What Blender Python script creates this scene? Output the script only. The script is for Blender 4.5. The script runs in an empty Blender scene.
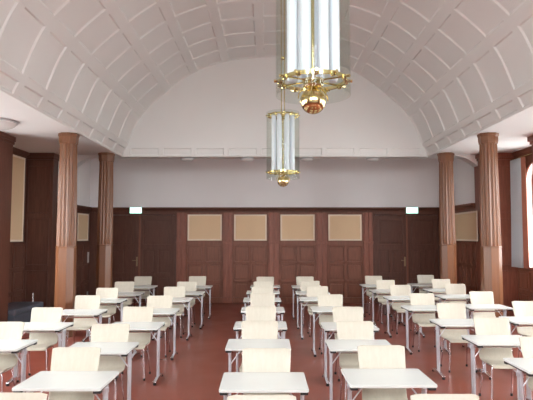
import bpy, bmesh, math, random
from mathutils import Vector, Matrix
random.seed(7)
PI = math.pi
SC = bpy.context.scene
C = SC.collection

# ------------------------------------------------------------------ render look
SC.view_settings.view_transform = 'Standard'
SC.view_settings.look = 'None'
SC.view_settings.gamma = 1.0
SC.view_settings.use_curve_mapping = False
SC.view_settings.exposure = 0.20
SC.render.engine = 'CYCLES'
SC.cycles.max_bounces = 14
SC.cycles.diffuse_bounces = 8
SC.cycles.glossy_bounces = 4
SC.cycles.transparent_max_bounces = 24
SC.cycles.use_denoising = True
SC.cycles.sample_clamp_indirect = 6.0
SC.cycles.caustics_reflective = False
SC.cycles.caustics_refractive = False

# ------------------------------------------------------------------ materials
def srgb(r, g, b):
    def f(c):
        c /= 255.0
        return c / 12.92 if c <= 0.04045 else ((c + 0.055) / 1.055) ** 2.4
    return (f(r), f(g), f(b), 1.0)

def base_mat(name):
    m = bpy.data.materials.new(name); m.use_nodes = True
    nt = m.node_tree
    return m, nt, nt.nodes['Principled BSDF']

def plain(name, col, rough=0.5, metal=0.0, spec=0.5, noise=0.0, nscale=20.0, bump=0.0, bscale=60.0):
    m, nt, b = base_mat(name)
    b.inputs['Roughness'].default_value = rough
    b.inputs['Metallic'].default_value = metal
    b.inputs['Specular IOR Level'].default_value = spec
    b.inputs['Base Color'].default_value = col
    tc = nt.nodes.new('ShaderNodeTexCoord')
    if noise > 0:
        n = nt.nodes.new('ShaderNodeTexNoise'); n.inputs['Scale'].default_value = nscale
        n.inputs['Detail'].default_value = 4
        mx = nt.nodes.new('ShaderNodeMix'); mx.data_type = 'RGBA'
        d = tuple(c * (1 - noise) for c in col[:3]) + (1,)
        u = tuple(min(1, c * (1 + noise)) for c in col[:3]) + (1,)
        mx.inputs[6].default_value = d; mx.inputs[7].default_value = u
        nt.links.new(tc.outputs['Object'], n.inputs['Vector'])
        nt.links.new(n.outputs['Fac'], mx.inputs[0])
        nt.links.new(mx.outputs[2], b.inputs['Base Color'])
    if bump > 0:
        n2 = nt.nodes.new('ShaderNodeTexNoise'); n2.inputs['Scale'].default_value = bscale
        bp = nt.nodes.new('ShaderNodeBump'); bp.inputs['Strength'].default_value = bump
        bp.inputs['Distance'].default_value = 0.01
        nt.links.new(tc.outputs['Object'], n2.inputs['Vector'])
        nt.links.new(n2.outputs['Fac'], bp.inputs['Height'])
        nt.links.new(bp.outputs['Normal'], b.inputs['Normal'])
    return m

def wood(name, c1, c2, rough=0.35, scale=(9, 9, 0.9), spec=0.5):
    """streaky grain running up the local Z"""
    m, nt, b = base_mat(name)
    tc = nt.nodes.new('ShaderNodeTexCoord')
    mp = nt.nodes.new('ShaderNodeMapping'); mp.inputs['Scale'].default_value = scale
    n = nt.nodes.new('ShaderNodeTexNoise'); n.inputs['Scale'].default_value = 3.0
    n.inputs['Detail'].default_value = 6; n.inputs['Distortion'].default_value = 0.6
    r = nt.nodes.new('ShaderNodeValToRGB')
    r.color_ramp.elements[0].position = 0.32; r.color_ramp.elements[0].color = c1
    r.color_ramp.elements[1].position = 0.68; r.color_ramp.elements[1].color = c2
    nt.links.new(tc.outputs['Object'], mp.inputs['Vector'])
    nt.links.new(mp.outputs['Vector'], n.inputs['Vector'])
    nt.links.new(n.outputs['Fac'], r.inputs['Fac'])
    nt.links.new(r.outputs['Color'], b.inputs['Base Color'])
    b.inputs['Roughness'].default_value = rough
    b.inputs['Specular IOR Level'].default_value = spec
    return m

def clear_glass(name, tint=(0.93, 0.96, 0.95, 1), refl=0.08, rough=0.02):
    m = bpy.data.materials.new(name); m.use_nodes = True
    nt = m.node_tree; nt.nodes.clear()
    o = nt.nodes.new('ShaderNodeOutputMaterial')
    t = nt.nodes.new('ShaderNodeBsdfTransparent'); t.inputs['Color'].default_value = tint
    g = nt.nodes.new('ShaderNodeBsdfGlossy'); g.inputs['Roughness'].default_value = rough
    lw = nt.nodes.new('ShaderNodeLayerWeight'); lw.inputs['Blend'].default_value = 0.5
    pw = nt.nodes.new('ShaderNodeMath'); pw.operation = 'POWER'; pw.inputs[1].default_value = 4.0
    ma = nt.nodes.new('ShaderNodeMath'); ma.operation = 'MULTIPLY_ADD'; ma.inputs[1].default_value = 0.30; ma.inputs[2].default_value = refl*0.5
    nt.links.new(lw.outputs['Facing'], pw.inputs[0]); nt.links.new(pw.outputs[0], ma.inputs[0])
    mx = nt.nodes.new('ShaderNodeMixShader')
    nt.links.new(ma.outputs[0], mx.inputs['Fac'])
    nt.links.new(t.outputs[0], mx.inputs[1]); nt.links.new(g.outputs[0], mx.inputs[2])
    nt.links.new(mx.outputs[0], o.inputs['Surface'])
    return m

def glowing(name, col, emit, strength, rough=0.4):
    m, nt, b = base_mat(name)
    b.inputs['Base Color'].default_value = col
    b.inputs['Roughness'].default_value = rough
    b.inputs['Emission Color'].default_value = emit
    b.inputs['Emission Strength'].default_value = strength
    return m

M = {}
M['plaster'] = plain('white vault plaster', (0.745, 0.745, 0.735, 1), 0.9, noise=0.03, nscale=1.6, bump=0.05, bscale=40)
M['lunette'] = plain('warm end wall plaster', (0.80, 0.81, 0.80, 1), 0.9, noise=0.03, nscale=1.2, bump=0.05, bscale=40)
M['wallpaint'] = plain('pale lilac grey wall paint', (0.83, 0.815, 0.82, 1), 0.9, noise=0.03, nscale=1.3, bump=0.04, bscale=40)
M['aisle'] = plain('white aisle ceiling paint', (0.82, 0.83, 0.84, 1), 0.9, noise=0.02, nscale=1.5)
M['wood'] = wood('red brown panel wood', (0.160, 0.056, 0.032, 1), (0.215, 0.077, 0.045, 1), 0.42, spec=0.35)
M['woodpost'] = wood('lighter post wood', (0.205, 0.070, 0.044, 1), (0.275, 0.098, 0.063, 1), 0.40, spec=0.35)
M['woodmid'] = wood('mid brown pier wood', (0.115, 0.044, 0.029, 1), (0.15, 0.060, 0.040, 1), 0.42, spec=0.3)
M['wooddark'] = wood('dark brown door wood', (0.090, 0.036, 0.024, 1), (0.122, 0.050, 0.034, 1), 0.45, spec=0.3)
M['woodcol'] = wood('reddish column wood', (0.165, 0.064, 0.027, 1), (0.195, 0.078, 0.034, 1), 0.34, scale=(9, 9, 0.35))
M['cloth'] = plain('beige acoustic cloth', (0.70, 0.505, 0.315, 1), 0.95, noise=0.10, nscale=90, bump=0.1, bscale=200)
M['clothframe'] = plain('pale beige moulding', (0.80, 0.67, 0.54, 1), 0.6)
M['top'] = plain('white laminate', (0.615, 0.635, 0.61, 1), 0.32, noise=0.015, nscale=30)
M['shell'] = wood('pale cream beech ply', (0.505, 0.465, 0.38, 1), (0.54, 0.50, 0.415, 1), 0.38, scale=(14, 14, 1.0))
M['chrome'] = plain('chromed steel', (0.80, 0.80, 0.84, 1), 0.22, metal=1.0)
M['silver'] = plain('silver painted steel', (0.60, 0.61, 0.65, 1), 0.35, metal=0.6)
M['black'] = plain('black plastic', (0.018, 0.018, 0.020, 1), 0.45)
M['brass'] = plain('polished brass', (0.72, 0.60, 0.30, 1), 0.15, metal=1.0)
M['oldbrass'] = plain('dull old brass', (0.30, 0.22, 0.13, 1), 0.35, metal=0.9)
M['glass'] = clear_glass('clear lamp glass', (0.935, 0.955, 0.94, 1), 0.015)
M['pane'] = clear_glass('window pane glass', (0.97, 0.98, 0.98, 1), 0.05)
M['tube'] = glowing('frosted white light tube', (0.74, 0.77, 0.84, 1), (0.88, 0.93, 1.0, 1), 0.10)
M['dome'] = plain('opal glass dome', (0.80, 0.80, 0.79, 1), 0.25)
M['rim'] = plain('grey lamp rim', (0.50, 0.50, 0.52, 1), 0.4)
M['drape'] = plain('grey curtain cloth', (0.42, 0.43, 0.45, 1), 0.95, noise=0.05, nscale=40)
M['drapebrown'] = plain('rust brown curtain cloth', (0.34, 0.12, 0.075, 1), 0.95, noise=0.06, nscale=40)
M['switch'] = plain('white switch plastic', (0.62, 0.60, 0.58, 1), 0.4)
M['bluegrey'] = plain('blue grey padded vinyl', (0.105, 0.118, 0.150, 1), 0.5, noise=0.08, nscale=15)
M['signgreen'] = glowing('lit mint sign face', (0.5, 0.8, 0.7, 1), (0.52, 1.0, 0.82, 1), 1.3)
M['signwhite'] = glowing('lit white sign symbol', (0.9, 0.95, 0.92, 1), (0.95, 1.0, 0.98, 1), 3.2)
M['signcase'] = plain('grey sign housing', (0.35, 0.35, 0.34, 1), 0.5)

def floor_mat():
    m, nt, b = base_mat('red brown linoleum')
    tc = nt.nodes.new('ShaderNodeTexCoord')
    n = nt.nodes.new('ShaderNodeTexNoise'); n.inputs['Scale'].default_value = 26; n.inputs['Detail'].default_value = 8
    n.inputs['Roughness'].default_value = 0.7
    r = nt.nodes.new('ShaderNodeValToRGB')
    r.color_ramp.elements[0].position = 0.3; r.color_ramp.elements[0].color = (0.200, 0.046, 0.028, 1)
    r.color_ramp.elements[1].position = 0.7; r.color_ramp.elements[1].color = (0.240, 0.059, 0.037, 1)
    nt.links.new(tc.outputs['Object'], n.inputs['Vector']); nt.links.new(n.outputs['Fac'], r.inputs['Fac'])
    nt.links.new(r.outputs['Color'], b.inputs['Base Color'])
    n2 = nt.nodes.new('ShaderNodeTexNoise'); n2.inputs['Scale'].default_value = 1.7; n2.inputs['Detail'].default_value = 3
    mr = nt.nodes.new('ShaderNodeMapRange')
    mr.inputs['To Min'].default_value = 0.22; mr.inputs['To Max'].default_value = 0.40
    nt.links.new(tc.outputs['Object'], n2.inputs['Vector']); nt.links.new(n2.outputs['Fac'], mr.inputs['Value'])
    nt.links.new(mr.outputs['Result'], b.inputs['Roughness'])
    b.inputs['Specular IOR Level'].default_value = 0.5
    return m
M['floor'] = floor_mat()

# ------------------------------------------------------------------ mesh helpers
def box(bm, x0, x1, y0, y1, z0, z1):
    v = [bm.verts.new(p) for p in ((x0,y0,z0),(x1,y0,z0),(x1,y1,z0),(x0,y1,z0),(x0,y0,z1),(x1,y0,z1),(x1,y1,z1),(x0,y1,z1))]
    for f in ((3,2,1,0),(4,5,6,7),(0,1,5,4),(1,2,6,5),(2,3,7,6),(3,0,4,7)):
        bm.faces.new([v[i] for i in f])

def prism(bm, poly, axis, a0, a1):
    """poly: 2-D points (ccw or not); extruded along axis ('x': points are (y,z), 'y': points are (x,z), 'z': (x,y))"""
    def P(p, a):
        return {'x': (a, p[0], p[1]), 'y': (p[0], a, p[1]), 'z': (p[0], p[1], a)}[axis]
    A = [bm.verts.new(P(p, a0)) for p in poly]; B = [bm.verts.new(P(p, a1)) for p in poly]
    n = len(poly)
    bm.faces.new(A); bm.faces.new(B[::-1])
    for i in range(n):
        bm.faces.new((A[i], B[i], B[(i+1) % n], A[(i+1) % n]))

def ring_frame(d):
    d = d.normalized()
    u = d.orthogonal().normalized(); return u, d.cross(u)

def tube(bm, pts, r, n=10, cap=True):
    pts = [Vector(p) for p in pts]; rings = []
    rr = r if isinstance(r, (list, tuple)) else [r] * len(pts)
    u = None
    for i, p in enumerate(pts):
        d = (pts[min(i+1, len(pts)-1)] - pts[max(i-1, 0)]).normalized()
        if u is None: u = d.orthogonal().normalized()
        u = (u - d * u.dot(d)).normalized(); w = d.cross(u)
        rings.append([bm.verts.new(p + (u*math.cos(2*PI*k/n) + w*math.sin(2*PI*k/n)) * rr[i]) for k in range(n)])
    for a, b in zip(rings, rings[1:]):
        for k in range(n):
            bm.faces.new((a[k], a[(k+1) % n], b[(k+1) % n], b[k]))
    if cap:
        bm.faces.new(rings[0][::-1]); bm.faces.new(rings[-1])

def lathe(bm, prof, n=32, cx=0, cy=0, radius=None, phase=0.0):
    """prof: (r, z); radius(theta, r, z) optional modulation"""
    rings = []
    for r, z in prof:
        if r < 1e-6:
            rings.append([bm.verts.new((cx, cy, z))]); continue
        row = []
        for k in range(n):
            t = 2*PI*(k+phase)/n
            q = radius(t, r, z) if radius else r
            row.append(bm.verts.new((cx + q*math.cos(t), cy + q*math.sin(t), z)))
        rings.append(row)
    for a, b in zip(rings, rings[1:]):
        for k in range(n):
            k2 = (k+1) % n
            if len(a) == 1 and len(b) == 1: continue
            if len(a) == 1: bm.faces.new((a[0], b[k2], b[k]))
            elif len(b) == 1: bm.faces.new((a[k], a[k2], b[0]))
            else: bm.faces.new((a[k], a[k2], b[k2], b[k]))
    if len(rings[0]) > 1: bm.faces.new(rings[0][::-1])
    if len(rings[-1]) > 1: bm.faces.new(rings[-1])

def torus(bm, R, r, z, n=40, m=8, cx=0, cy=0):
    rows = []
    for i in range(n):
        t = 2*PI*i/n
        rows.append([bm.verts.new((cx+(R+r*math.cos(2*PI*j/m))*math.cos(t), cy+(R+r*math.cos(2*PI*j/m))*math.sin(t), z+r*math.sin(2*PI*j/m))) for j in range(m)])
    for i in range(n):
        a, b = rows[i], rows[(i+1) % n]
        for j in range(m):
            bm.faces.new((a[j], b[j], b[(j+1) % m], a[(j+1) % m]))

def shell_cyl(bm, r0, r1, z0, z1, n=40):
    a = [[], [], [], []]
    for k in range(n):
        t = 2*PI*k/n; c, s = math.cos(t), math.sin(t)
        for q, (r, z) in enumerate(((r0, z0), (r0, z1), (r1, z1), (r1, z0))):
            a[q].append(bm.verts.new((r*c, r*s, z)))
    for q in range(4):
        x, y = a[q], a[(q+1) % 4]
        for k in range(n):
            bm.faces.new((x[k], x[(k+1) % n], y[(k+1) % n], y[k]))

def obj(name, bm, mat, parent=None, bevel=0.0, smooth=False, seg=2, angle=40):
    bmesh.ops.recalc_face_normals(bm, faces=bm.faces[:])
    me = bpy.data.meshes.new(name); bm.to_mesh(me); bm.free()
    me.materials.append(mat)
    if smooth:
        me.polygons.foreach_set('use_smooth', [True] * len(me.polygons))
        try: me.set_sharp_from_angle(angle=math.radians(angle))
        except Exception: pass
    o = bpy.data.objects.new(name, me); C.objects.link(o)
    if parent: o.parent = parent
    if bevel > 0:
        md = o.modifiers.new('bevel', 'BEVEL'); md.width = bevel; md.segments = seg; md.limit_method = 'ANGLE'
        md.angle_limit = math.radians(35)
    return o

def tag(o, label, cat, group=None, kind='thing'):
    o['label'] = label; o['category'] = cat; o['kind'] = kind
    if group: o['group'] = group
    return o

def thing(name, label, cat, loc=(0, 0, 0), rz=0.0, group=None):
    o = bpy.data.objects.new(name, None); C.objects.link(o)
    o.empty_display_size = 0.1
    o.location = loc; o.rotation_euler = (0, 0, rz)
    return tag(o, label, cat, group)

def struct(name, bm, mat, label=None, cat=None, parent=None, **k):
    o = obj(name, bm, mat, parent, **k)
    if parent is None:
        o['kind'] = 'structure'
        o['label'] = label; o['category'] = cat
    return o

def dup(root, loc, rz, label):
    r = root.copy(); C.objects.link(r); r.location = loc; r.rotation_euler = (0, 0, rz); r['label'] = label
    for ch in list(root.children):
        c = ch.copy(); C.objects.link(c); c.parent = r
        for g in ch.children:
            d = g.copy(); C.objects.link(d); d.parent = c
    return r

def NB(): return bmesh.new()

# ------------------------------------------------------------------ hall dimensions
XL, XR = -5.82, 6.03         # side walls of the aisles
BL, BR = -5.15, 5.25         # side walls of the narrower far bay
YF, YB = -2.6, 15.65         # wall behind the camera, far wall
YE = 13.58                   # end wall of the vault
X0 = 0.22                    # axis of the vault
HC = 3.92                    # ceiling over the aisles
HB = 4.60                    # ceiling of the far bay
COLX = (-3.88, 4.35)
COLY = (10.5, 13.0)

# ------------------------------------------------------------------ floor
bm = NB(); box(bm, XL-0.3, XR+0.3, YF-0.3, YB+0.3, -0.12, 0.0)
struct('floor', bm, M['floor'], 'red brown linoleum floor of the hall', 'floor')

# ------------------------------------------------------------------ barrel vault with coffers
PTS = [(x*1.1607, 1.92+(z-1.92)*1.1607) for x, z in [(3.34, 3.643), (3.24, 3.84), (2.94, 4.53), (2.41, 5.06), (1.85, 5.476), (1.17, 5.744), (0.41, 5.845), (0.0, 5.862)]]
full = [Vector((-x, z)) for x, z in PTS] + [Vector((x, z)) for x, z in reversed(PTS[:-1])]
def catmull(P, i, t):
    p0, p1, p2, p3 = P[max(i-1, 0)], P[i], P[i+1], P[min(i+2, len(P)-1)]
    return 0.5*((2*p1) + (-p0+p2)*t + (2*p0-5*p1+4*p2-p3)*t*t + (-p0+3*p1-3*p2+p3)*t**3)
curve, knots = [full[0].copy()], [0]
curve.append(full[1].copy()); knots.append(1)
core = full[1:-1]
for i in range(len(core)-1):
    for k in range(1, 13):
        curve.append(catmull(core, i, k/12))
    knots.append(len(curve)-1)
curve.append(full[-1].copy()); knots.append(len(curve)-1)
arc = [0.0]
for a, b in zip(curve, curve[1:]): arc.append(arc[-1] + (b-a).length)
SK = [arc[k] for k in knots]      # arc length at each control point
def prof(s):
    s = max(0, min(arc[-1], s))
    for i in range(len(arc)-1):
        if s <= arc[i+1] + 1e-9:
            t = (s-arc[i])/max(1e-9, arc[i+1]-arc[i]); p = curve[i].lerp(curve[i+1], t); break
    return p
def prof_n(s):
    a, b = prof(max(0, s-0.02)), prof(min(arc[-1], s+0.02)); d = (b-a).normalized()
    return Vector((d.y, -d.x))    # towards the hall
def vault_pt(s, y, dep=0.0):
    p = prof(s); n = prof_n(s); p = p - n*dep
    return (X0 + p.x, y, p.y)

def coffer_sheet(bm, rows, cols, pt, depth, slope, nsub):
    """rows/cols: lists of (lo, hi, recessed?) that tile the sheet; recessed x recessed cells become sunk panels"""
    for (u0, u1, ru) in rows:
        n = max(1, nsub(u0, u1))
        for (v0, v1, rv) in cols:
            us = [u0 + (u1-u0)*i/n for i in range(n+1)]
            if not (ru and rv):
                A = [bm.verts.new(pt(u, v0, 0)) for u in us]; B = [bm.verts.new(pt(u, v1, 0)) for u in us]
                for i in range(n): bm.faces.new((A[i], A[i+1], B[i+1], B[i]))
            else:
                ui = [u0+slope + (u1-u0-2*slope)*i/n for i in range(n+1)]
                A = [bm.verts.new(pt(u, v0, 0)) for u in us]; B = [bm.verts.new(pt(u, v1, 0)) for u in us]
                a = [bm.verts.new(pt(u, v0+slope, depth)) for u in ui]; b = [bm.verts.new(pt(u, v1-slope, depth)) for u in ui]
                for i in range(n):
                    bm.faces.new((a[i], a[i+1], b[i+1], b[i]))
                    bm.faces.new((A[i], A[i+1], a[i+1], a[i])); bm.faces.new((b[i], b[i+1], B[i+1], B[i]))
                bm.faces.new((A[0], a[0], b[0], B[0])); bm.faces.new((A[n], B[n], b[n], a[n]))

SV = 1.1607
half = []                                    # rows of the left half, springing upwards
RIB = 0.185
half.append((SK[0], SK[0]+0.035, False))
half.append((SK[0]+0.035, SK[1]-0.02, True))
half.append((SK[1]-0.02, SK[1]+0.10, False))
lo = SK[1]+0.10
for k in range(2, 7):
    half.append((lo, SK[k], True)); half.append((SK[k], SK[k]+RIB, False)); lo = SK[k]+RIB
S1 = arc[-1]
rows = half + [(lo, S1-lo, True)] + [(S1-b, S1-a, f) for a, b, f in reversed(half)]
cols = []; y = YE; PITCH = 0.842; GAP = 0.17
cols.append((y-0.05, y, False)); y -= 0.05
while y - PITCH > YF:
    cols.append((y-(PITCH-GAP), y, True)); cols.append((y-PITCH, y-(PITCH-GAP), False)); y -= PITCH
cols.append((YF-0.1, y, False))
bm = NB()
coffer_sheet(bm, rows, cols, vault_pt, 0.023, 0.024, lambda a, b: max(1, int((b-a)/0.10)))
bmesh.ops.remove_doubles(bm, verts=bm.verts[:], dist=1e-4)
o = struct('ceiling', bm, M['plaster'], 'white coffered barrel vault over the hall', 'ceiling')
md = o.modifiers.new('thick', 'SOLIDIFY'); md.thickness = 0.12
# solidify outwards: decide by normal of the crown
nz = sum(p.normal.z for p in o.data.polygons)
md.offset = -1.0 if nz < 0 else 1.0

# aisle ceilings and the far bay ceiling
for nm, xa, xb, lab in (('ceiling_left', XL-0.3, X0-3.877, 'flat white ceiling over the left aisle'), ('ceiling_right', X0+3.877, XR+0.3, 'flat white ceiling over the right aisle')):
    bm = NB(); box(bm, xa, xb, YF-0.3, YE, HC, HC+0.14); struct(nm, bm, M['aisle'], lab, 'ceiling')
bm = NB(); box(bm, XL-0.3, XR+0.3, YE+0.30, YB+0.3, HB, HB+0.14); struct('ceiling_back', bm, M['wallpaint'], 'ceiling of the far bay behind the end wall', 'ceiling')

# end wall of the vault (lunette) with a frieze of sunk panels along its foot
bm = NB()
box(bm, XL-0.3, XR+0.3, YE, YE+0.32, HC, 7.0)
struct('wall_end', bm, M['lunette'], 'tall arched end wall closing the vault above the far bay', 'wall')
bm = NB()
fr = [(X0-3.83, X0-3.72, False)]; x = X0-3.72; n = 9; wd = 7.44/n
for i in range(n):
    fr.append((x, x+0.055, False)); fr.append((x+0.055, x+wd-0.055, True)); fr.append((x+wd-0.055, x+wd, False)); x += wd
fr.append((X0+3.72, X0+3.83, False))
zr = [(HC, HC+0.04, False), (HC+0.04, HC+0.215, True), (HC+0.215, HC+0.25, False)]
coffer_sheet(bm, zr, fr, lambda u, v, d: (v, YE-0.045+d, u), 0.035, 0.018, lambda a, b: 1)
box(bm, X0-3.83, X0+3.83, YE-0.045, YE+0.001, HC+0.25, HC+0.251)
box(bm, X0-3.83, X0+3.83, YE-0.045, YE+0.001, HC-0.001, HC)
struct('trim_1', bm, M['lunette'], 'frieze of sunk panels along the foot of the arched end wall', 'trim')

# ------------------------------------------------------------------ walls with window openings
def arch_z(y, w):                             # w = (y0, y1, sill, spring, rise)
    c = (w[0]+w[1])/2; h = (w[1]-w[0])/2; t = max(-1, min(1, (y-c)/h))
    return w[3] + w[4]*math.sqrt(max(0, 1-t*t))
def wall_strips(bm, xa, xb, y0, y1, z0, z1, wins):
    y = y0
    for w in sorted(wins):
        if w[0] > y: box(bm, xa, xb, y, w[0], z0, z1)
        if w[2] > z0: box(bm, xa, xb, w[0], w[1], z0, w[2])
        n = 16
        ys = [ (w[0]+w[1])/2 - (w[1]-w[0])/2*math.cos(PI*i/n) for i in range(n+1)]
        for a, b in zip(ys, ys[1:]):
            prism(bm, [(a, arch_z(a, w)), (b, arch_z(b, w)), (b, z1), (a, z1)], 'x', xa, xb)
        y = w[1]
    if y < y1: box(bm, xa, xb, y, y1, z0, z1)

def W_(c, wd=1.6): return (c-wd/2, c+wd/2, 1.20, 3.23, 0.44)
WR = [W_(11.65), W_(9.15), W_(6.65), W_(4.15), W_(1.65)]
WL = [W_(9.15), W_(6.65), W_(4.15), W_(1.65)]
bm = NB(); wall_strips(bm, XL-0.3, XL, YF-0.3, 13.2, 0, HB, WL); box(bm, XL-0.3, BL, 13.2, YB+0.3, 0, HB); struct('wall_left', bm, M['wallpaint'], 'left side wall of the hall', 'wall')
bm = NB(); wall_strips(bm, XR, XR+0.3, YF-0.3, 13.2, 0, HB, WR); box(bm, BR, XR+0.3, 13.2, YB+0.3, 0, HB); struct('wall_right', bm, M['wallpaint'], 'right side wall of the hall with tall arched windows', 'wall')
bm = NB(); box(bm, XL-0.3, XR+0.3, YB+0.07, YB+0.37, 0, HB+0.1); struct('wall_back', bm, M['wallpaint'], 'far wall, lilac grey above the dark wood panelling', 'wall')
FW = [(-3.6, -1.8), (-0.7, 1.1), (2.2, 4.0)]  # unseen high windows, added to bring light in from the front
bm = NB(); xs = XL-0.3
for a, b in FW:
    box(bm, xs, a, YF-0.3, YF, 0, 7.0); box(bm, a, b, YF-0.3, YF, 0, 3.2); box(bm, a, b, YF-0.3, YF, 5.6, 7.0); xs = b
box(bm, xs, XR+0.3, YF-0.3, YF, 0, 7.0)
struct('wall_front', bm, M['plaster'], 'unseen wall behind the viewer with added windows', 'wall')

wn = 0
def make_window(side, w):
    global wn; wn += 1
    xa, xb = (XL-0.20, XL-0.12) if side < 0 else (XR+0.12, XR+0.20)
    bm = NB()
    t = 0.06
    box(bm, xa, xb, w[0], w[0]+t, w[2], w[3]); box(bm, xa, xb, w[1]-t, w[1], w[2], w[3]); box(bm, xa, xb, w[0], w[1], w[2], w[2]+t)
    n = 16; c = (w[0]+w[1])/2; h = (w[1]-w[0])/2
    for i in range(n):
        a, b = PI*i/n, PI*(i+1)/n
        q = lambda ang, s: (c - (h-s)*math.cos(ang), w[3] + (w[4]-s)*math.sin(ang))
        prism(bm, [q(a, 0), q(b, 0), q(b, t), q(a, t)], 'x', xa, xb)
    r = struct('window_%d' % wn, bm, M['woodpost'], 'arched window number in the side wall', 'window')
    r['label'] = ('arched window in the right wall beside the grey curtain' if (side > 0 and wn == 1) else 'arched window in the side wall nearer the viewer')
    bm = NB()
    box(bm, xa+0.02, xb-0.02, c-0.025, c+0.025, w[2]+t, w[3]+w[4]-t)
    box(bm, xa+0.02, xb-0.02, w[0]+t, w[1]-t, 2.78, 2.84)
    obj('muntin', bm, M['woodpost'], r)
    bm = NB(); xm = (xa+xb)/2
    n = 16; arcp = [(c - (h-0.03)*math.cos(PI*i/n), w[3] + (w[4]-0.03)*math.sin(PI*i/n)) for i in range(n+1)]
    prism(bm, [(w[1]-0.03, w[2]+0.03), (w[0]+0.03, w[2]+0.03)] + arcp, 'x', xm-0.003, xm+0.003)
    obj('pane', bm, M['pane'], r)
    bm = NB()
    box(bm, (XR-0.06 if side > 0 else XL-0.2), (XR+0.2 if side > 0 else XL+0.06), w[0]-0.04, w[1]+0.04, w[2]-0.04, w[2]+0.005)
    obj('sill', bm, M['woodpost'], r)
for a, b in FW:
    wn += 1
    bm = NB()
    box(bm, a, a+0.07, YF-0.2, YF-0.12, 3.2, 5.6); box(bm, b-0.07, b, YF-0.2, YF-0.12, 3.2, 5.6)
    box(bm, a+0.07, b-0.07, YF-0.2, YF-0.12, 3.2, 3.27); box(bm, a+0.07, b-0.07, YF-0.2, YF-0.12, 5.53, 5.6)
    r = struct('window_%d' % (wn+20), bm, M['woodpost'], 'tall unseen window added in the wall behind the viewer', 'window')
    bm = NB(); box(bm, (a+b)/2-0.025, (a+b)/2+0.025, YF-0.19, YF-0.13, 3.27, 5.53); box(bm, a+0.07, b-0.07, YF-0.19, YF-0.13, 4.5, 4.55); obj('muntin', bm, M['woodpost'], r)
    bm = NB(); box(bm, a+0.03, b-0.03, YF-0.163, YF-0.157, 3.23, 5.57); obj('pane', bm, M['pane'], r)
wn = 0
for w in WR: make_window(1, w)
for w in WL: make_window(-1, w)

# ------------------------------------------------------------------ far wall panelling
POSTS = [(-2.60, -2.33), (-1.25, -0.985), (0.05, 0.36), (1.44, 1.745), (2.80, 3.07)]
BAYS = [(-2.33, -1.25), (-0.985, 0.05), (0.36, 1.44), (1.745, 2.80)]
ZT = 2.745
bm = NB()
box(bm, -2.60, 3.07, YB+0.04, YB+0.07, 0, ZT-0.02)                 # backing boards
for a, b in BAYS:
    box(bm, a, b, YB, YB+0.05, 2.545, 2.62)                         # rails
    box(bm, a, b, YB, YB+0.05, 1.63, 1.785)
    box(bm, a, b, YB, YB+0.05, 1.115, 1.19)
    box(bm, a, b, YB, YB+0.05, 0.58, 0.655)
    box(bm, a, b, YB-0.01, YB+0.05, 0.0, 0.16)
    m = (a+b)/2
    for c0, c1 in ((a, a+0.05), (b-0.05, b), (m-0.04, m+0.04)):
        box(bm, c0, c1, YB, YB+0.05, 0.16, 1.63)
    box(bm, a, a+0.045, YB, YB+0.05, 1.785, 2.545); box(bm, b-0.045, b, YB, YB+0.05, 1.785, 2.545)
    for z0, z1 in ((1.19, 1.63), (0.655, 1.115), (0.16, 0.58)):     # raised fields
        for p, q in ((a+0.05, m-0.04), (m+0.04, b-0.05)):
            box(bm, p+0.045, q-0.045, YB+0.014, YB+0.05, z0+0.045, z1-0.045)
struct('trim_2', bm, M['wood'], 'red brown wood panelling along the far wall', 'panelling', bevel=0.006)
bm = NB()
for a, b in POSTS:
    box(bm, a, b, YB-0.02, YB+0.06, 0, 2.62)
    box(bm, a+0.03, (a+b)/2-0.02, YB-0.045, YB, 0.16, 2.60); box(bm, (a+b)/2+0.02, b-0.03, YB-0.045, YB, 0.16, 2.60)
    box(bm, a-0.01, b+0.01, YB-0.06, YB, 1.70, 1.76)
    box(bm, a-0.01, b+0.01, YB-0.06, YB, 0.0, 0.17)
struct('trim_3', bm, M['woodpost'], 'upright wooden posts dividing the far wall panelling', 'panelling', bevel=0.006)
bm = NB()
prism(bm, [(YB+0.07, 2.60), (YB-0.02, 2.60), (YB-0.03, 2.66), (YB-0.09, 2.70), (YB-0.10, ZT), (YB+0.07, ZT)], 'x', BL, BR)
struct('trim_4', bm, M['wooddark'], 'dark cornice on top of the far wall panelling', 'trim')
bm = NB()
box(bm, BL, -4.76, YB-0.0, YB+0.07, 0, 2.60); box(bm, 5.03, BR, YB, YB+0.07, 0, 2.60)
struct('trim_5', bm, M['wooddark'], 'dark corner boards beside the double doors', 'trim')

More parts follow.
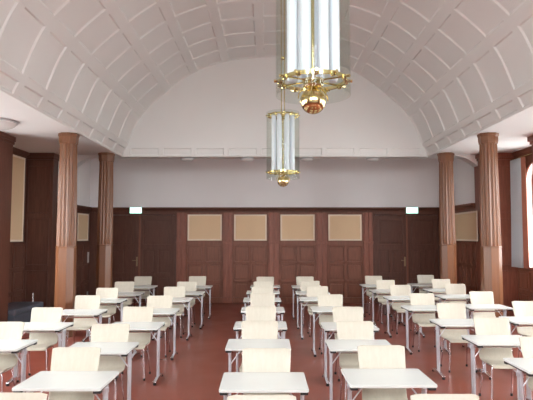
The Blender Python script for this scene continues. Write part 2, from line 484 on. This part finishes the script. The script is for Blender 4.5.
def double_door(num, xa, xb, label):
    bm = NB()
    t = 0.07
    box(bm, xa, xa+t, YB-0.02, YB+0.07, 0, 2.62); box(bm, xb-t, xb, YB-0.02, YB+0.07, 0, 2.62); box(bm, xa+t, xb-t, YB-0.02, YB+0.07, 2.53, 2.62)
    r = struct('door_%d' % num, bm, M['wooddark'], label, 'door', bevel=0.008)
    m = (xa+xb)/2
    for s, (p, q) in enumerate(((xa+t+0.004, m-0.003), (m+0.003, xb-t-0.004))):
        bm = NB()
        box(bm, p, q, YB+0.035, YB+0.068, 0.01, 2.526)
        sw = 0.11
        box(bm, p, p+sw, YB+0.01, YB+0.04, 0.01, 2.526); box(bm, q-sw, q, YB+0.01, YB+0.04, 0.01, 2.526)
        for z0, z1 in ((2.38, 2.526), (1.52, 1.68), (0.74, 0.86), (0.01, 0.2)):
            box(bm, p+sw, q-sw, YB+0.01, YB+0.04, z0, z1)
        c = (p+q)/2
        for z0, z1 in ((0.86, 1.52), (0.2, 0.74)):
            box(bm, c-0.05, c+0.05, YB+0.01, YB+0.04, z0, z1)
            for e, f in ((p+sw, c-0.05), (c+0.05, q-sw)):
                box(bm, e+0.04, f-0.04, YB+0.022, YB+0.04, z0+0.04, z1-0.04)
        box(bm, p+sw+0.05, q-sw-0.05, YB+0.022, YB+0.04, 1.73, 2.33)
        leaf = obj('door_leaf', bm, M['wooddark'], r, bevel=0.006)
        if s == 0:
            bm = NB(); box(bm, q-0.012, q+0.040, YB-0.012, YB+0.012, 0.02, 2.52); obj('cover_strip', bm, M['wood'], leaf, bevel=0.005)
        if s == 1: continue
        bm = NB(); hx = q-0.055; d = -1
        box(bm, hx-0.022, hx+0.022, YB+0.002, YB+0.012, 1.05, 1.32)
        tube(bm, [(hx, YB+0.01, 1.22), (hx, YB-0.045, 1.22), (hx+d*0.03, YB-0.055, 1.22), (hx+d*0.12, YB-0.055, 1.215)], 0.010, 8)
        obj('handle', bm, M['oldbrass'], leaf)
double_door(1, -4.76, -2.60, 'dark double door at the left of the far wall')
double_door(2, 3.07, 5.03, 'dark double door at the right of the far wall')

def acoustic(name, label, w, h, loc, rz):
    """panel built facing -Y, bottom centre at the origin"""
    t = thing(name, label, 'wall panel', loc, rz, 'beige cloth panels set in the wood panelling')
    f = 0.045
    bm = NB()
    box(bm, -w/2, -w/2+f, -0.022, 0.0, 0, h); box(bm, w/2-f, w/2, -0.022, 0.0, 0, h)
    box(bm, -w/2+f, w/2-f, -0.022, 0.0, 0, f); box(bm, -w/2+f, w/2-f, -0.022, 0.0, h-f, h)
    obj('frame', bm, M['clothframe'], t, bevel=0.006)
    bm = NB(); box(bm, -w/2+f, w/2-f, -0.010, 0.0, f, h-f)
    obj('cloth_panel', bm, M['cloth'], t)
    return t
for (a, b), lab in zip(BAYS, ('beige cloth panel on the far wall, next to the left double door',
                              'beige cloth panel on the far wall, second from the left double door',
                              'beige cloth panel on the far wall, second from the right double door',
                              'beige cloth panel on the far wall, next to the right double door')):
    acoustic('acoustic_panel', lab, (b-a)-0.09, 0.755, ((a+b)/2, YB+0.02, 1.787), 0)
acoustic('acoustic_panel', 'tall beige cloth panel on the left wall between two dark wooden piers', 1.60, 1.98, (XL+0.055, 11.98, 1.79), PI/2)
acoustic('acoustic_panel', 'beige cloth panel on the left wall near the light switch', 0.86, 0.755, (BL+0.055, 14.98, 1.787), PI/2)
acoustic('acoustic_panel', 'beige cloth panel on the right wall between the two fluted columns', 1.62, 0.755, (BR-0.055, 14.10, 1.787), -PI/2)

# ------------------------------------------------------------------ side wall panelling
def side_panelling(num, s, y0, y1, ztop, zmid, label, cols, wins=(), upper=True, xw=None):
    """boards on a side wall: s=-1 left, +1 right; zmid = underside of the upper field"""
    if xw is None: xw = XL if s < 0 else XR
    X = lambda d: xw - s*d
    def bx(bm, d0, d1, a, b, z0, z1): box(bm, min(X(d0), X(d1)), max(X(d0), X(d1)), a, b, z0, z1)
    bm = NB()
    wall_strips(bm, min(X(0), X(0.03)), max(X(0), X(0.03)), y0, y1, 0, ztop-0.02, list(wins))
    wd = (y1-y0)/cols
    zl = [(0.16, 0.58), (0.655, 1.115), (1.19, zmid-0.07)] if zmid > 1.4 else [(0.16, 0.60), (0.68, zmid-0.06)]
    zs = [0.0] + [q for p in zl for q in p] + [zmid]
    for z0, z1 in zip(zs[::2], zs[1::2]): bx(bm, 0.0, 0.05, y0, y1, z0, z1)
    for i in range(cols+1):
        c = y0 + i*wd; bx(bm, 0.0, 0.05, max(y0, c-0.045), min(y1, c+0.045), 0.0, zmid)
    for i in range(cols):
        for z0, z1 in zl:
            bx(bm, 0.0, 0.043, y0+i*wd+0.09, y0+(i+1)*wd-0.09, z0+0.045, z1-0.045)
    if upper:
        bx(bm, 0.0, 0.05, y0, y1, ztop-0.14, ztop-0.02)
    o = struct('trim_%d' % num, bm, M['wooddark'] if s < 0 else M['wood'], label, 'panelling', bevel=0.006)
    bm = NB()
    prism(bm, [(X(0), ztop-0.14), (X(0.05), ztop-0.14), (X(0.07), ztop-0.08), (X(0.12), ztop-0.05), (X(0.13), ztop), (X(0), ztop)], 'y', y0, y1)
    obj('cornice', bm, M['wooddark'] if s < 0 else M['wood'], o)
side_panelling(6, -1, 13.5, YB, ZT, 1.785, 'dark wainscot on the left wall of the far bay', 4, xw=BL)
side_panelling(7, 1, 13.5, YB, ZT, 1.785, 'dark wainscot on the right wall of the far bay', 6, xw=BR)
side_panelling(8, -1, 10.80, 12.95, HC-0.002, 1.785, 'dark wainscot on the left wall between the piers', 4)
side_panelling(9, 1, 10.80, 12.95, HC-0.002, 1.15, 'wood panelling below and around the arched window', 4, [WR[0]])
side_panelling(10, -1, YF, 10.25, HC-0.002, 1.15, 'wood panelling on the left wall nearer the viewer', 16, WL)
side_panelling(11, 1, YF, 10.25, HC-0.002, 1.15, 'wood panelling on the right wall nearer the viewer', 16, WR[1:])

# wooden piers standing out from the side walls
def pier(num, xa, xb, ya, yb, s, label):
    bm = NB()
    box(bm, xa, xb, ya, yb, 0, HC-0.16)
    fx0, fx1 = xa+0.07, xb-0.07
    for z0, z1 in ((0.25, 1.10), (1.22, 2.35), (2.47, 3.62)):
        for q in ((fx0, fx0+0.025, z0, z1), (fx1-0.025, fx1, z0, z1)):
            box(bm, q[0], q[1], ya-0.016, ya+0.01, q[2], q[3])
        box(bm, fx0, fx1, ya-0.016, ya+0.01, z0, z0+0.025); box(bm, fx0, fx1, ya-0.016, ya+0.01, z1-0.025, z1)
    box(bm, xa-0.0, xb+0.02 if s < 0 else xb, ya-0.03, yb+0.03, 0, 0.16)
    if s < 0: box(bm, xa, xb+0.015, ya-0.03, yb+0.03, HC-0.16, HC-0.10); box(bm, xa, xb+0.03, ya-0.06, yb+0.05, HC-0.10, HC)
    else: box(bm, xa-0.03, xb, ya-0.03, yb+0.03, HC-0.16, HC-0.10); box(bm, xa-0.06, xb, ya-0.06, yb+0.05, HC-0.10, HC)
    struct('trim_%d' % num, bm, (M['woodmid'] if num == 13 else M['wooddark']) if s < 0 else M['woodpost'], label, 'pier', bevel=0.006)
pier(12, XL, -5.14, 12.95, 13.5, -1, 'dark wooden pier on the left wall beside the far fluted column')
pier(13, XL, -5.11, 10.25, 10.8, -1, 'dark wooden pier at the left edge beside the near fluted column')
pier(14, 5.22, XR, 12.95, 13.5, 1, 'wooden pier on the right wall beside the grey curtain')
pier(15, 5.35, XR, 10.25, 10.8, 1, 'wooden pier on the right wall nearer the viewer')

# curved spandrels between the far columns and the piers
def spandrel(num, xc, xw, label):
    s = 1 if xw > xc else -1
    bm = NB()
    a = xc + s*0.25; r = 0.89; n = 14
    pts = [(a + s*r*math.sin(PI/2*i/n), HC-0.02-r + r*math.cos(PI/2*i/n)) for i in range(n+1)]
    y0, y1 = 13.25, 13.57
    for p, q in zip(pts, pts[1:]):
        prism(bm, [p, q, (q[0], HC), (p[0], HC)], 'y', y0, y1)
    e = pts[-1][0]
    prism(bm, [(e, 2.74), (xw, 2.74), (xw, HC), (e, HC)], 'y', y0, y1)
    struct('wall_arch_%s' % num, bm, M['aisle'], label, 'wall')
spandrel('left', COLX[0], BL, 'curved white spandrel between far left column and pier')
spandrel('right', COLX[1], 5.60, 'curved white spandrel between far right column and pier')

# ------------------------------------------------------------------ fluted columns
def column(x, y, label):
    t = thing('fluted_column', label, 'column', (x, y, 0), 0, 'fluted wooden columns carrying the ceiling')
    bm = NB()
    lathe(bm, [(0.205, 0), (0.205, 0.14), (0.190, 0.17)], 8, phase=0.5); obj('plinth', bm, M['woodcol'], t, bevel=0.005)
    bm = NB()
    lathe(bm, [(0.192, 0.15), (0.189, 1.69), (0.197, 1.695), (0.197, 1.725), (0.17, 1.73)], 8, phase=0.5); obj('pedestal', bm, M['woodcol'], t, bevel=0.004)
    bm = NB(); NF = 16
    def flute(th, r, z):
        return r * (1 - 0.10*abs(math.sin(NF*th/2))**1.5)
    prof_ = [(0.182, 1.72), (0.186, 1.76)] + [(0.186 - 0.024*((z-1.76)/(HC-1.95))**1.3, z) for z in [1.76 + (HC-1.95)*i/10 for i in range(1, 11)]]
    lathe(bm, prof_, NF*8, radius=flute); obj('shaft', bm, M['woodcol'], t, smooth=True, angle=30)
    bm = NB()
    lathe(bm, [(0.164, HC-0.21), (0.176, HC-0.20), (0.178, HC-0.17), (0.184, HC-0.15), (0.188, HC-0.06), (0.200, HC-0.05), (0.200, HC-0.001)], 8, phase=0.5)
    obj('capital', bm, M['woodcol'], t, bevel=0.004)
column(COLX[0], COLY[0], 'fluted wooden column on the left, the one nearer the viewer')
column(COLX[0], COLY[1], 'fluted wooden column on the left, the one nearer the far wall')
column(COLX[1], COLY[0], 'fluted wooden column on the right, the one nearer the viewer')
column(COLX[1], COLY[1], 'fluted wooden column on the right, the one nearer the far wall')

# ------------------------------------------------------------------ chandeliers
def chandelier(x, y, zb, label):
    """zb: height of the lower brass ring"""
    H = 0.98
    t = thing('chandelier', label, 'chandelier', (x, y, zb), 0, 'brass and glass chandeliers under the vault')
    bm = NB(); shell_cyl(bm, 0.268, 0.274, -0.11, H+0.02, 48); obj('glass_cylinder', bm, M['glass'], t, smooth=True)
    for nm, z in (('lower_ring', 0.0), ('upper_ring', H-0.03)):
        bm = NB()
        shell_cyl(bm, 0.232, 0.246, z-0.014, z+0.014, 48)
        shell_cyl(bm, 0.070, 0.082, z-0.010, z+0.010, 24)
        for k in range(6):
            a = 2*PI*(k+0.5)/6; c, s = math.cos(a), math.sin(a)
            tube(bm, [(0.02*c, 0.02*s, z), (0.24*c, 0.24*s, z)], 0.007, 6)
        rg = obj(nm, bm, M['brass'], t, smooth=True)
        for k in range(12):
            bm = NB()
            a = 2*PI*k/12; c, s = math.cos(a), math.sin(a)
            tube(bm, [(0.225*c, 0.225*s, z), (0.288*c, 0.288*s, z)], 0.012, 8)
            lathe(bm, [(0.0, z-0.030), (0.016, z-0.022), (0.020, z-0.010), (0.020, z+0.012), (0.0, z+0.02)], 8, 0.242*c, 0.242*s)
            obj('ring_clamp', bm, M['brass'], rg, smooth=True)
    for k in range(8):
        a = 2*PI*(k+0.5)/8
        bm = NB(); cx, cy = 0.165*math.cos(a), 0.165*math.sin(a)
        lathe(bm, [(0.0, 0.006), (0.030, 0.010), (0.037, 0.03), (0.037, H-0.07), (0.030, H-0.05), (0.0, H-0.045)], 16, cx, cy)
        obj('light_tube', bm, M['tube'], t, smooth=True)
    bm = NB(); tube(bm, [(0, 0, -0.10), (0, 0, H)], 0.012, 10); obj('centre_rod', bm, M['brass'], t, smooth=True)
    bm = NB()
    lathe(bm, [(0.0, -0.245)] + [(0.094*math.sin(PI*i/16), -0.15 - 0.094*math.cos(PI*i/16)) for i in range(1, 16)] + [(0.0, -0.056)], 32)
    obj('ball_finial', bm, M['brass'], t, smooth=True, angle=80)
    bm = NB()
    lathe(bm, [(0.0, -0.058), (0.05, -0.056), (0.07, -0.045), (0.074, -0.036), (0.05, -0.040), (0.0, -0.038)], 32)
    for k in range(6):
        a = 2*PI*(k+0.3)/6; c, s = math.cos(a), math.sin(a)
        tube(bm, [(0.06*c, 0.06*s, -0.045), (0.112*c, 0.112*s, -0.10), (0.118*c, 0.118*s, -0.14)], 0.005, 6)
    obj('ball_cup', bm, M['brass'], t, smooth=True)
    top = 6.49 - zb
    bm = NB()
    for dx in (-0.026, 0.026): tube(bm, [(dx, 0, H-0.02), (dx, 0, top)], 0.008, 8)
    lathe(bm, [(0.0, H+0.0), (0.05, H+0.005), (0.05, H+0.03), (0.0, H+0.04)], 16)
    rod = obj('suspension_rod', bm, M['brass'], t, smooth=True)
    bm = NB(); lathe(bm, [(0.0, 1.90), (0.035, 1.91), (0.042, 1.93), (0.035, 1.95), (0.0, 1.96)], 16); obj('rod_collar', bm, M['brass'], rod, smooth=True)
    bm = NB(); lathe(bm, [(0.0, top-0.10), (0.04, top-0.10), (0.10, top-0.03), (0.11, top), (0.0, top)], 24); obj('ceiling_rose', bm, M['brass'], t, smooth=True)
chandelier(0.342, 3.90, 3.055, 'large brass and glass chandelier hanging nearest the viewer')
chandelier(0.274, 8.90, 2.975, 'smaller looking brass and glass chandelier hanging towards the far wall')

# ------------------------------------------------------------------ ceiling lamps
def dome(x, y, z, r, h, label, group=None):
    t = thing('ceiling_lamp', label, 'ceiling lamp', (x, y, z), 0, group)
    bm = NB(); lathe(bm, [(0.0, 0.0), (r*0.9, 0.0), (r*1.0, -0.012), (r*1.0, -0.03), (r*0.9, -0.035), (0.0, -0.03)], 32); obj('rim', bm, M['rim'], t, smooth=True)
    bm = NB(); lathe(bm, [(r*0.93*math.cos(PI/2*i/8), -0.03 - (h-0.03)*math.sin(PI/2*i/8)) for i in range(8)] + [(0.0, -h)], 32); obj('glass_dome', bm, M['dome'], t, smooth=True)
dome(-4.72, 9.3, HC, 0.36, 0.15, 'round white dome lamp on the left aisle ceiling')
for x, lab in ((-2.04, 'flat dome lamp under the end wall, first from the left'), (-0.50, 'flat dome lamp under the end wall, left of the far chandelier'),
               (1.03, 'flat dome lamp under the end wall, right of the far chandelier'), (2.74, 'flat dome lamp under the end wall, first from the right')):
    dome(x, YE+0.20, HC, 0.175, 0.085, lab, 'dome lamps under the end wall')

# ------------------------------------------------------------------ exit signs
def exit_sign(x, label, flip):
    t = thing('exit_sign', label, 'exit sign', (x, YB-0.10, 2.575), 0, 'lit emergency exit signs over the doors')
    w, h = 0.315, 0.17
    bm = NB(); box(bm, -w/2, w/2, 0.02, 0.075, 0.0, h); box(bm, -0.10, 0.10, 0.02, 0.11, h, h+0.018); obj('housing', bm, M['signcase'], t, bevel=0.004)
    bm = NB(); box(bm, -w/2-0.012, w/2+0.012, 0.0, 0.022, -0.004, h+0.004); fc = obj('sign_face', bm, M['signgreen'], t)
    f = -1 if flip else 1
    bm = NB()
    y0, y1 = -0.004, 0.001
    def poly(pts): prism(bm, [(f*p[0], p[1]) for p in pts], 'y', y0, y1)
    poly([(0.085, 0.025), (0.145, 0.025), (0.145, 0.145), (0.085, 0.145)])                    # doorway
    poly([(-0.135, 0.078), (-0.085, 0.078), (-0.085, 0.055), (-0.045, 0.090), (-0.085, 0.125), (-0.085, 0.102), (-0.135, 0.102)])   # arrow
    c = (0.035, 0.138)
    poly([(c[0]+0.014*math.cos(2*PI*i/10), c[1]+0.014*math.sin(2*PI*i/10)) for i in range(10)])  # head
    poly([(0.005, 0.120), (0.030, 0.122), (0.026, 0.075), (0.004, 0.072)])                    # body
    poly([(0.012, 0.082), (0.028, 0.078), (0.048, 0.060), (0.046, 0.026), (0.034, 0.026), (0.034, 0.052)])   # front leg
    poly([(0.004, 0.080), (0.018, 0.076), (0.000, 0.040), (-0.034, 0.034), (-0.034, 0.046), (-0.010, 0.050)])  # rear leg
    poly([(0.022, 0.118), (0.028, 0.108), (0.046, 0.098), (0.064, 0.108), (0.060, 0.118), (0.046, 0.110)])   # front arm
    poly([(0.006, 0.120), (0.010, 0.110), (-0.014, 0.100), (-0.020, 0.078), (-0.030, 0.080), (-0.024, 0.108)])  # rear arm
    obj('running_man_symbol', bm, M['signwhite'], fc)
exit_sign(-3.77, 'glowing green and white running man exit sign over the left double door', False)
exit_sign(4.20, 'glowing green and white running man exit sign over the right double door', True)

# ------------------------------------------------------------------ light switch, socket, trolley
t = thing('light_switch', 'white light switch plate on the left wall near the far corner', 'light switch', (BL+0.05, 15.50, 1.30), PI/2)
bm = NB(); box(bm, -0.06, 0.06, -0.012, 0.0, -0.14, 0.16); obj('plate', bm, M['switch'], t, bevel=0.003)
bm = NB(); box(bm, -0.038, 0.038, -0.020, -0.011, 0.05, 0.13); box(bm, -0.038, 0.038, -0.020, -0.011, -0.11, -0.03); obj('rocker', bm, M['switch'], t, bevel=0.003)
t = thing('wall_socket', 'small white power socket low on the left wall near the far corner', 'socket', (BL+0.05, 15.5, 0.30), PI/2)
bm = NB(); box(bm, -0.045, 0.045, -0.012, 0.0, -0.045, 0.045); obj('plate', bm, M['switch'], t, bevel=0.003)
bm = NB(); lathe(bm, [(0.0, 0.0), (0.026, 0.0), (0.026, 0.006), (0.0, 0.006)], 16); o = obj('socket_insert', bm, M['rim'], t); o.rotation_euler = (PI/2, 0, 0); o.location = (0, -0.012, 0)

t = thing('bench', 'low blue grey padded bench with a chrome upright against the left wall', 'bench', (-5.36, 11.6, 0))
bm = NB(); box(bm, -0.34, 0.36, -0.74, 0.66, 0.33, 0.45); obj('seat_pad', bm, M['bluegrey'], t, bevel=0.03, seg=3)
bm = NB(); box(bm, -0.33, 0.35, -0.73, 0.65, 0.10, 0.33); obj('body', bm, M['bluegrey'], t, bevel=0.008)
bm = NB(); tube(bm, [(0.09, 0.70, 0.0), (0.09, 0.70, 0.63), (0.09, 0.70, 0.64)], [0.018, 0.018, 0.010], 10)
box(bm, 0.075, 0.105, 0.62, 0.70, 0.28, 0.32); obj('upright', bm, M['chrome'], t, smooth=True)

# ------------------------------------------------------------------ curtain
def folds(bm, y0, y1, zt, zb, xc, amp, nf, flare):
    n = nf*8; grid = []
    for j in range(9):
        f = j/8; z = zt + (zb-zt)*f; row = []
        for i in range(n+1):
            u = i/n; yy = y0 + (y1-y0)*u + flare*f*f*(u-0.5)
            row.append((xc + amp*(0.6+0.4*f)*math.sin(2*PI*nf*u), yy, z))
        grid.append(row)
    V = [[bm.verts.new(p) for p in r] for r in grid]
    for j in range(8):
        for i in range(n): bm.faces.new((V[j][i], V[j][i+1], V[j+1][i+1], V[j+1][i]))
t = thing('curtain', 'long grey curtain with a rust brown edge beside the right window', 'curtain', (XR, 12.6, 1.19), 0)
def rel(bm):
    for v in bm.verts: v.co -= Vector((XR, 12.6, 1.19))
    return bm
bm = NB(); folds(bm, 12.38, 12.86, 3.72, 1.19, 5.86, 0.050, 5, 0.10); o = obj('grey_drape', rel(bm), M['drape'], t, smooth=True)
o.modifiers.new('thick', 'SOLIDIFY').thickness = 0.006
bm = NB(); folds(bm, 12.16, 12.36, 3.72, 1.19, 5.87, 0.022, 2, 0.02); o = obj('brown_drape', rel(bm), M['drapebrown'], t, smooth=True)
o.modifiers.new('thick', 'SOLIDIFY').thickness = 0.006
bm = NB(); tube(bm, [(5.87, 10.9, 3.735), (5.87, 12.9, 3.735)], 0.012, 8)
for yy in (10.95, 12.88): box(bm, 5.87, 5.99, yy-0.01, yy+0.01, 3.725, 3.745)
obj('curtain_rod', rel(bm), M['brass'], t)

# ------------------------------------------------------------------ desks and chairs
LINES = {'A': 'in the line along the left wall', 'B': 'in the second line from the left wall', 'M': 'in the third line from the left wall',
         'C': 'in the third line from the window wall', 'D': 'in the second line from the window wall', 'E': 'in the line along the window wall'}
ORD = ['', 'first', 'second', 'third', 'fourth', 'fifth', 'sixth', 'seventh', 'eighth']
def where(k, n): return LINES[k] + ', ' + ORD[8-n] + ' from the far wall'

def make_desk():
    t = thing('exam_desk', '', 'desk', (0, 0, 0), 0, 'white folding desks set out in lines')
    W, D, Z = 0.70, 0.55, 0.73
    bm = NB(); c = 0.018
    prism(bm, [(-W/2+c, 0), (W/2-c, 0), (W/2-c*0.3, c*0.3), (W/2, c), (W/2, D-c), (W/2-c*0.3, D-c*0.3), (W/2-c, D), (-W/2+c, D), (-W/2+c*0.3, D-c*0.3), (-W/2, D-c), (-W/2, c), (-W/2+c*0.3, c*0.3)], 'z', Z-0.022, Z)
    obj('tabletop', bm, M['top'], t, bevel=0.003)
    bm = NB(); tube(bm, [(-0.30, 0.28, 0.640), (0.30, 0.28, 0.640)], 0.013, 8); obj('crossbar', bm, M['chrome'], t, smooth=True)
    for s in (-1, 1):
        x = s*0.315
        bm = NB()
        for yy in (0.235, 0.290): tube(bm, [(x, yy, 0.05), (x, yy, 0.695)], 0.0145, 10)
        box(bm, x-0.016, x+0.016, 0.225, 0.305, 0.62, 0.66)
        leg = obj('leg', bm, M['silver'], t, smooth=True)
        bm = NB()
        prism(bm, [(0.035, 0.030), (0.06, 0.026), (0.49, 0.026), (0.515, 0.030), (0.515, 0.042), (0.33, 0.066), (0.20, 0.066), (0.035, 0.042)], 'x', x-0.020, x+0.020)
        obj('foot', bm, M['chrome'], leg, bevel=0.005)
        for yy in (0.055, 0.495):
            bm = NB(); lathe(bm, [(0.020, 0.0), (0.022, 0.004), (0.022, 0.022), (0.014, 0.028)], 10, x, yy)
            obj('glide', bm, M['black'], leg)
        bm = NB(); box(bm, x-0.030, x+0.030, 0.025, 0.075, 0.682, 0.708); box(bm, x-0.022, x+0.022, 0.07, 0.48, 0.690, 0.708); box(bm, x-0.030, x+0.030, 0.475, 0.525, 0.682, 0.708)
        obj('bracket', bm, M['black'], leg, bevel=0.003)
        bm = NB(); tube(bm, [(x, 0.265, 0.50), (x-s*0.15, 0.265, 0.70)], 0.0065, 8); obj('strut', bm, M['silver'], leg, smooth=True)
    return t

def make_chair():
    """origin on the floor below the top edge of the backrest; it faces -Y"""
    t = thing('shell_chair', '', 'chair', (0, 0, 0), 0, 'pale wooden shell chairs behind the desks')
    pr = [(-0.552, 0.428), (-0.548, 0.438), (-0.535, 0.450), (-0.505, 0.457), (-0.45, 0.458), (-0.38, 0.448), (-0.28, 0.440), (-0.20, 0.440), (-0.155, 0.452),
          (-0.125, 0.480), (-0.108, 0.525), (-0.092, 0.60), (-0.072, 0.68), (-0.046, 0.77), (-0.018, 0.86), (0.0, 0.915)]
    wd = [0.396, 0.415, 0.428, 0.433, 0.434, 0.431, 0.424, 0.414, 0.408, 0.400, 0.398, 0.404, 0.414, 0.424, 0.432, 0.434]
    bm = NB(); n = 10; rows = []
    for i, ((y, z), w) in enumerate(zip(pr, wd)):
        row = []
        a = pr[max(i-1, 0)]; b = pr[min(i+1, len(pr)-1)]
        d = Vector((b[0]-a[0], b[1]-a[1])).normalized(); nn = Vector((-d.y, d.x))
        for k in range(n+1):
            u = -1 + 2*k/n
            q = 0.016*u*u                     # slightly dished across
            drop = 0.012*max(0, abs(u)-0.8)/0.2 if i == len(pr)-1 else 0.0
            row.append(bm.verts.new((u*w/2, y + nn.x*q, z + nn.y*q - drop)))
        rows.append(row)
    for r0, r1 in zip(rows, rows[1:]):
        for k in range(n): bm.faces.new((r0[k], r0[k+1], r1[k+1], r1[k]))
    o = obj('shell', bm, M['shell'], t, smooth=True, angle=60)
    md = o.modifiers.new('ply', 'SOLIDIFY'); md.thickness = 0.012; md.offset = 0
    md = o.modifiers.new('bevel', 'BEVEL'); md.width = 0.004; md.segments = 2; md.limit_method = 'ANGLE'
    bm = NB()
    for x in (-0.15, 0.15): tube(bm, [(x, -0.47, 0.425), (x, -0.20, 0.418), (x, -0.17, 0.422)], 0.011, 8)
    for yy in (-0.44, -0.20): tube(bm, [(-0.165, yy, 0.422), (0.165, yy, 0.422)], 0.011, 8)
    obj('seat_frame', bm, M['chrome'], t, smooth=True)
    for sx in (-1, 1):
        for ya, yb in ((-0.44, -0.46), (-0.20, -0.10)):
            bm = NB(); tube(bm, [(sx*0.160, ya, 0.424), (sx*0.172, ya+(yb-ya)*0.15, 0.38), (sx*0.190, yb, 0.02)], 0.009, 8)
            lg = obj('leg', bm, M['chrome'], t, smooth=True)
            bm = NB(); lathe(bm, [(0.012, 0.0), (0.015, 0.004), (0.015, 0.03), (0.011, 0.032)], 8, sx*0.190, yb); obj('glide', bm, M['black'], lg)
    return t

DESKS = {
 'A': [(2,-2.98,5.77),(3,-3.01,7.02),(4,-2.93,8.35),(5,-3.01,9.90),(6,-2.95,11.10),(7,-2.98,12.62)],
 'B': [(1,-1.65,4.31),(2,-1.78,5.62),(3,-1.76,7.06),(4,-1.78,8.46),(5,-1.78,10.05),(6,-1.68,11.25),(7,-1.65,12.62)],
 'M': [(1,-0.02,4.27),(2,-0.09,5.80),(3,-0.08,7.10),(4,-0.06,8.65),(5,-0.08,10.01),(6,-0.07,11.36),(7,-0.03,12.75)],
 'C': [(1,1.02,4.40),(2,1.02,5.77),(3,1.10,7.02),(4,1.09,8.70),(5,0.98,10.15),(6,0.97,11.27),(7,0.95,12.64)],
 'D': [(1,2.66,4.83),(2,2.69,6.06),(3,2.69,7.33),(4,2.66,8.86),(5,2.67,10.34),(6,2.64,11.65),(7,2.65,12.95)],
 'E': [(3,3.78,7.55),(4,3.73,9.02),(5,3.77,10.58),(6,3.90,11.85),(7,3.89,13.15)]}
CHAIRS = {
 'A': [(2,-3.05,6.36),(3,-3.08,7.70),(4,-3.01,9.20),(5,-3.08,10.58),(6,-3.12,12.0),(7,-3.065,13.55)],
 'B': [(0,-1.62,3.55),(1,-1.71,4.92),(2,-1.78,6.24),(3,-1.82,7.78),(4,-1.79,9.20),(5,-1.81,10.79),(6,-1.75,12.0),(7,-1.72,13.60)],
 'M': [(0,-0.03,3.50),(1,0.00,4.88),(2,-0.08,6.50),(3,-0.08,7.83),(4,-0.07,9.60),(5,-0.08,10.79),(6,-0.07,12.0),(7,-0.03,13.45)],
 'C': [(0,1.13,3.52),(1,1.05,5.04),(2,1.04,6.47),(3,1.15,7.76),(4,1.09,9.39),(5,1.01,10.90),(6,0.97,12.20),(7,0.95,13.50)],
 'D': [(1,2.735,5.40),(2,2.76,6.74),(3,2.765,8.14),(4,2.72,9.58),(5,2.74,11.20),(6,2.71,12.45),(7,2.70,13.75)],
 'E': [(3,4.00,8.34),(4,3.89,9.85),(5,3.96,11.45),(6,4.07,12.70),(7,4.10,14.05)]}
proto = make_desk(); first = True
for k in 'ABMCDE':
    for n, x, y in DESKS[k]:
        lab = 'white-topped desk ' + where(k, n); rz = random.uniform(-1, 1)*math.radians(0.5)
        if first: proto.location = (x, y, 0); proto.rotation_euler = (0, 0, rz); proto['label'] = lab; first = False
        else: dup(proto, (x, y, 0), rz, lab)
proto = make_chair(); first = True
for k in 'ABMCDE':
    for n, x, y in CHAIRS[k]:
        dk = [d for d in DESKS[k] if d[0] == n]
        if dk:                                        # keep the seat clear of the desk's back edge and legs
            y = max(y, dk[0][2] + 0.655)
            if abs(x - dk[0][1]) > 0.075: y = max(y, dk[0][2] + 0.885)
        lab = 'pale wooden chair ' + where(k, n); rz = random.uniform(-1, 1)*math.radians(1.0)
        if first: proto.location = (x, y, 0); proto.rotation_euler = (0, 0, rz); proto['label'] = lab; first = False
        else: dup(proto, (x, y, 0), rz, lab)

# ------------------------------------------------------------------ daylight
wd = bpy.data.worlds.new('overcast sky'); SC.world = wd; wd.use_nodes = True
bg = wd.node_tree.nodes['Background']; bg.inputs['Color'].default_value = (0.90, 0.95, 1.0, 1); bg.inputs['Strength'].default_value = 22.0
wt = wd.node_tree
tcw = wt.nodes.new('ShaderNodeTexCoord'); sep = wt.nodes.new('ShaderNodeSeparateXYZ')
rmp = wt.nodes.new('ShaderNodeValToRGB'); mrw = wt.nodes.new('ShaderNodeMapRange')
mrw.inputs['From Min'].default_value = -0.25; mrw.inputs['From Max'].default_value = 0.25
rmp.color_ramp.elements[0].position = 0.40; rmp.color_ramp.elements[0].color = (0.34, 0.34, 0.33, 1)    # ground and buildings outside
rmp.color_ramp.elements[1].position = 0.60; rmp.color_ramp.elements[1].color = (0.94, 0.955, 0.97, 1)      # overcast sky
wt.links.new(tcw.outputs['Generated'], sep.inputs[0]); wt.links.new(sep.outputs['Z'], mrw.inputs['Value'])
wt.links.new(mrw.outputs['Result'], rmp.inputs['Fac']); wt.links.new(rmp.outputs['Color'], bg.inputs['Color'])
def portal(x, y, z, sx, sz, d):
    L = bpy.data.lights.new('window daylight', 'AREA'); L.shape = 'RECTANGLE'; L.size = sx; L.size_y = sz
    L.cycles.is_portal = True
    o = bpy.data.objects.new('window_daylight', L); C.objects.link(o); o.location = (x, y, z)
    o.rotation_euler = Vector(d).to_track_quat('-Z', 'Y').to_euler()
for w in WR: portal(XR+0.32, (w[0]+w[1])/2, 2.44, 2.5, 1.65, (-1, 0, 0))
for w in WL: portal(XL-0.32, (w[0]+w[1])/2, 2.44, 2.5, 1.65, (1, 0, 0))
for a, b in FW: portal((a+b)/2, YF-0.32, 4.4, 1.85, 2.45, (0, 1, 0))

# ------------------------------------------------------------------ camera
cam = bpy.data.cameras.new('camera'); co = bpy.data.objects.new('camera', cam); C.objects.link(co)
cam.sensor_fit = 'HORIZONTAL'; cam.sensor_width = 36.0; cam.lens = 540/533*36.0
cam.clip_start = 0.05; cam.clip_end = 200
co.location = (0, 0, 1.92); co.rotation_euler = (PI/2 + math.atan(36/540), 0, 0)
SC.camera = co
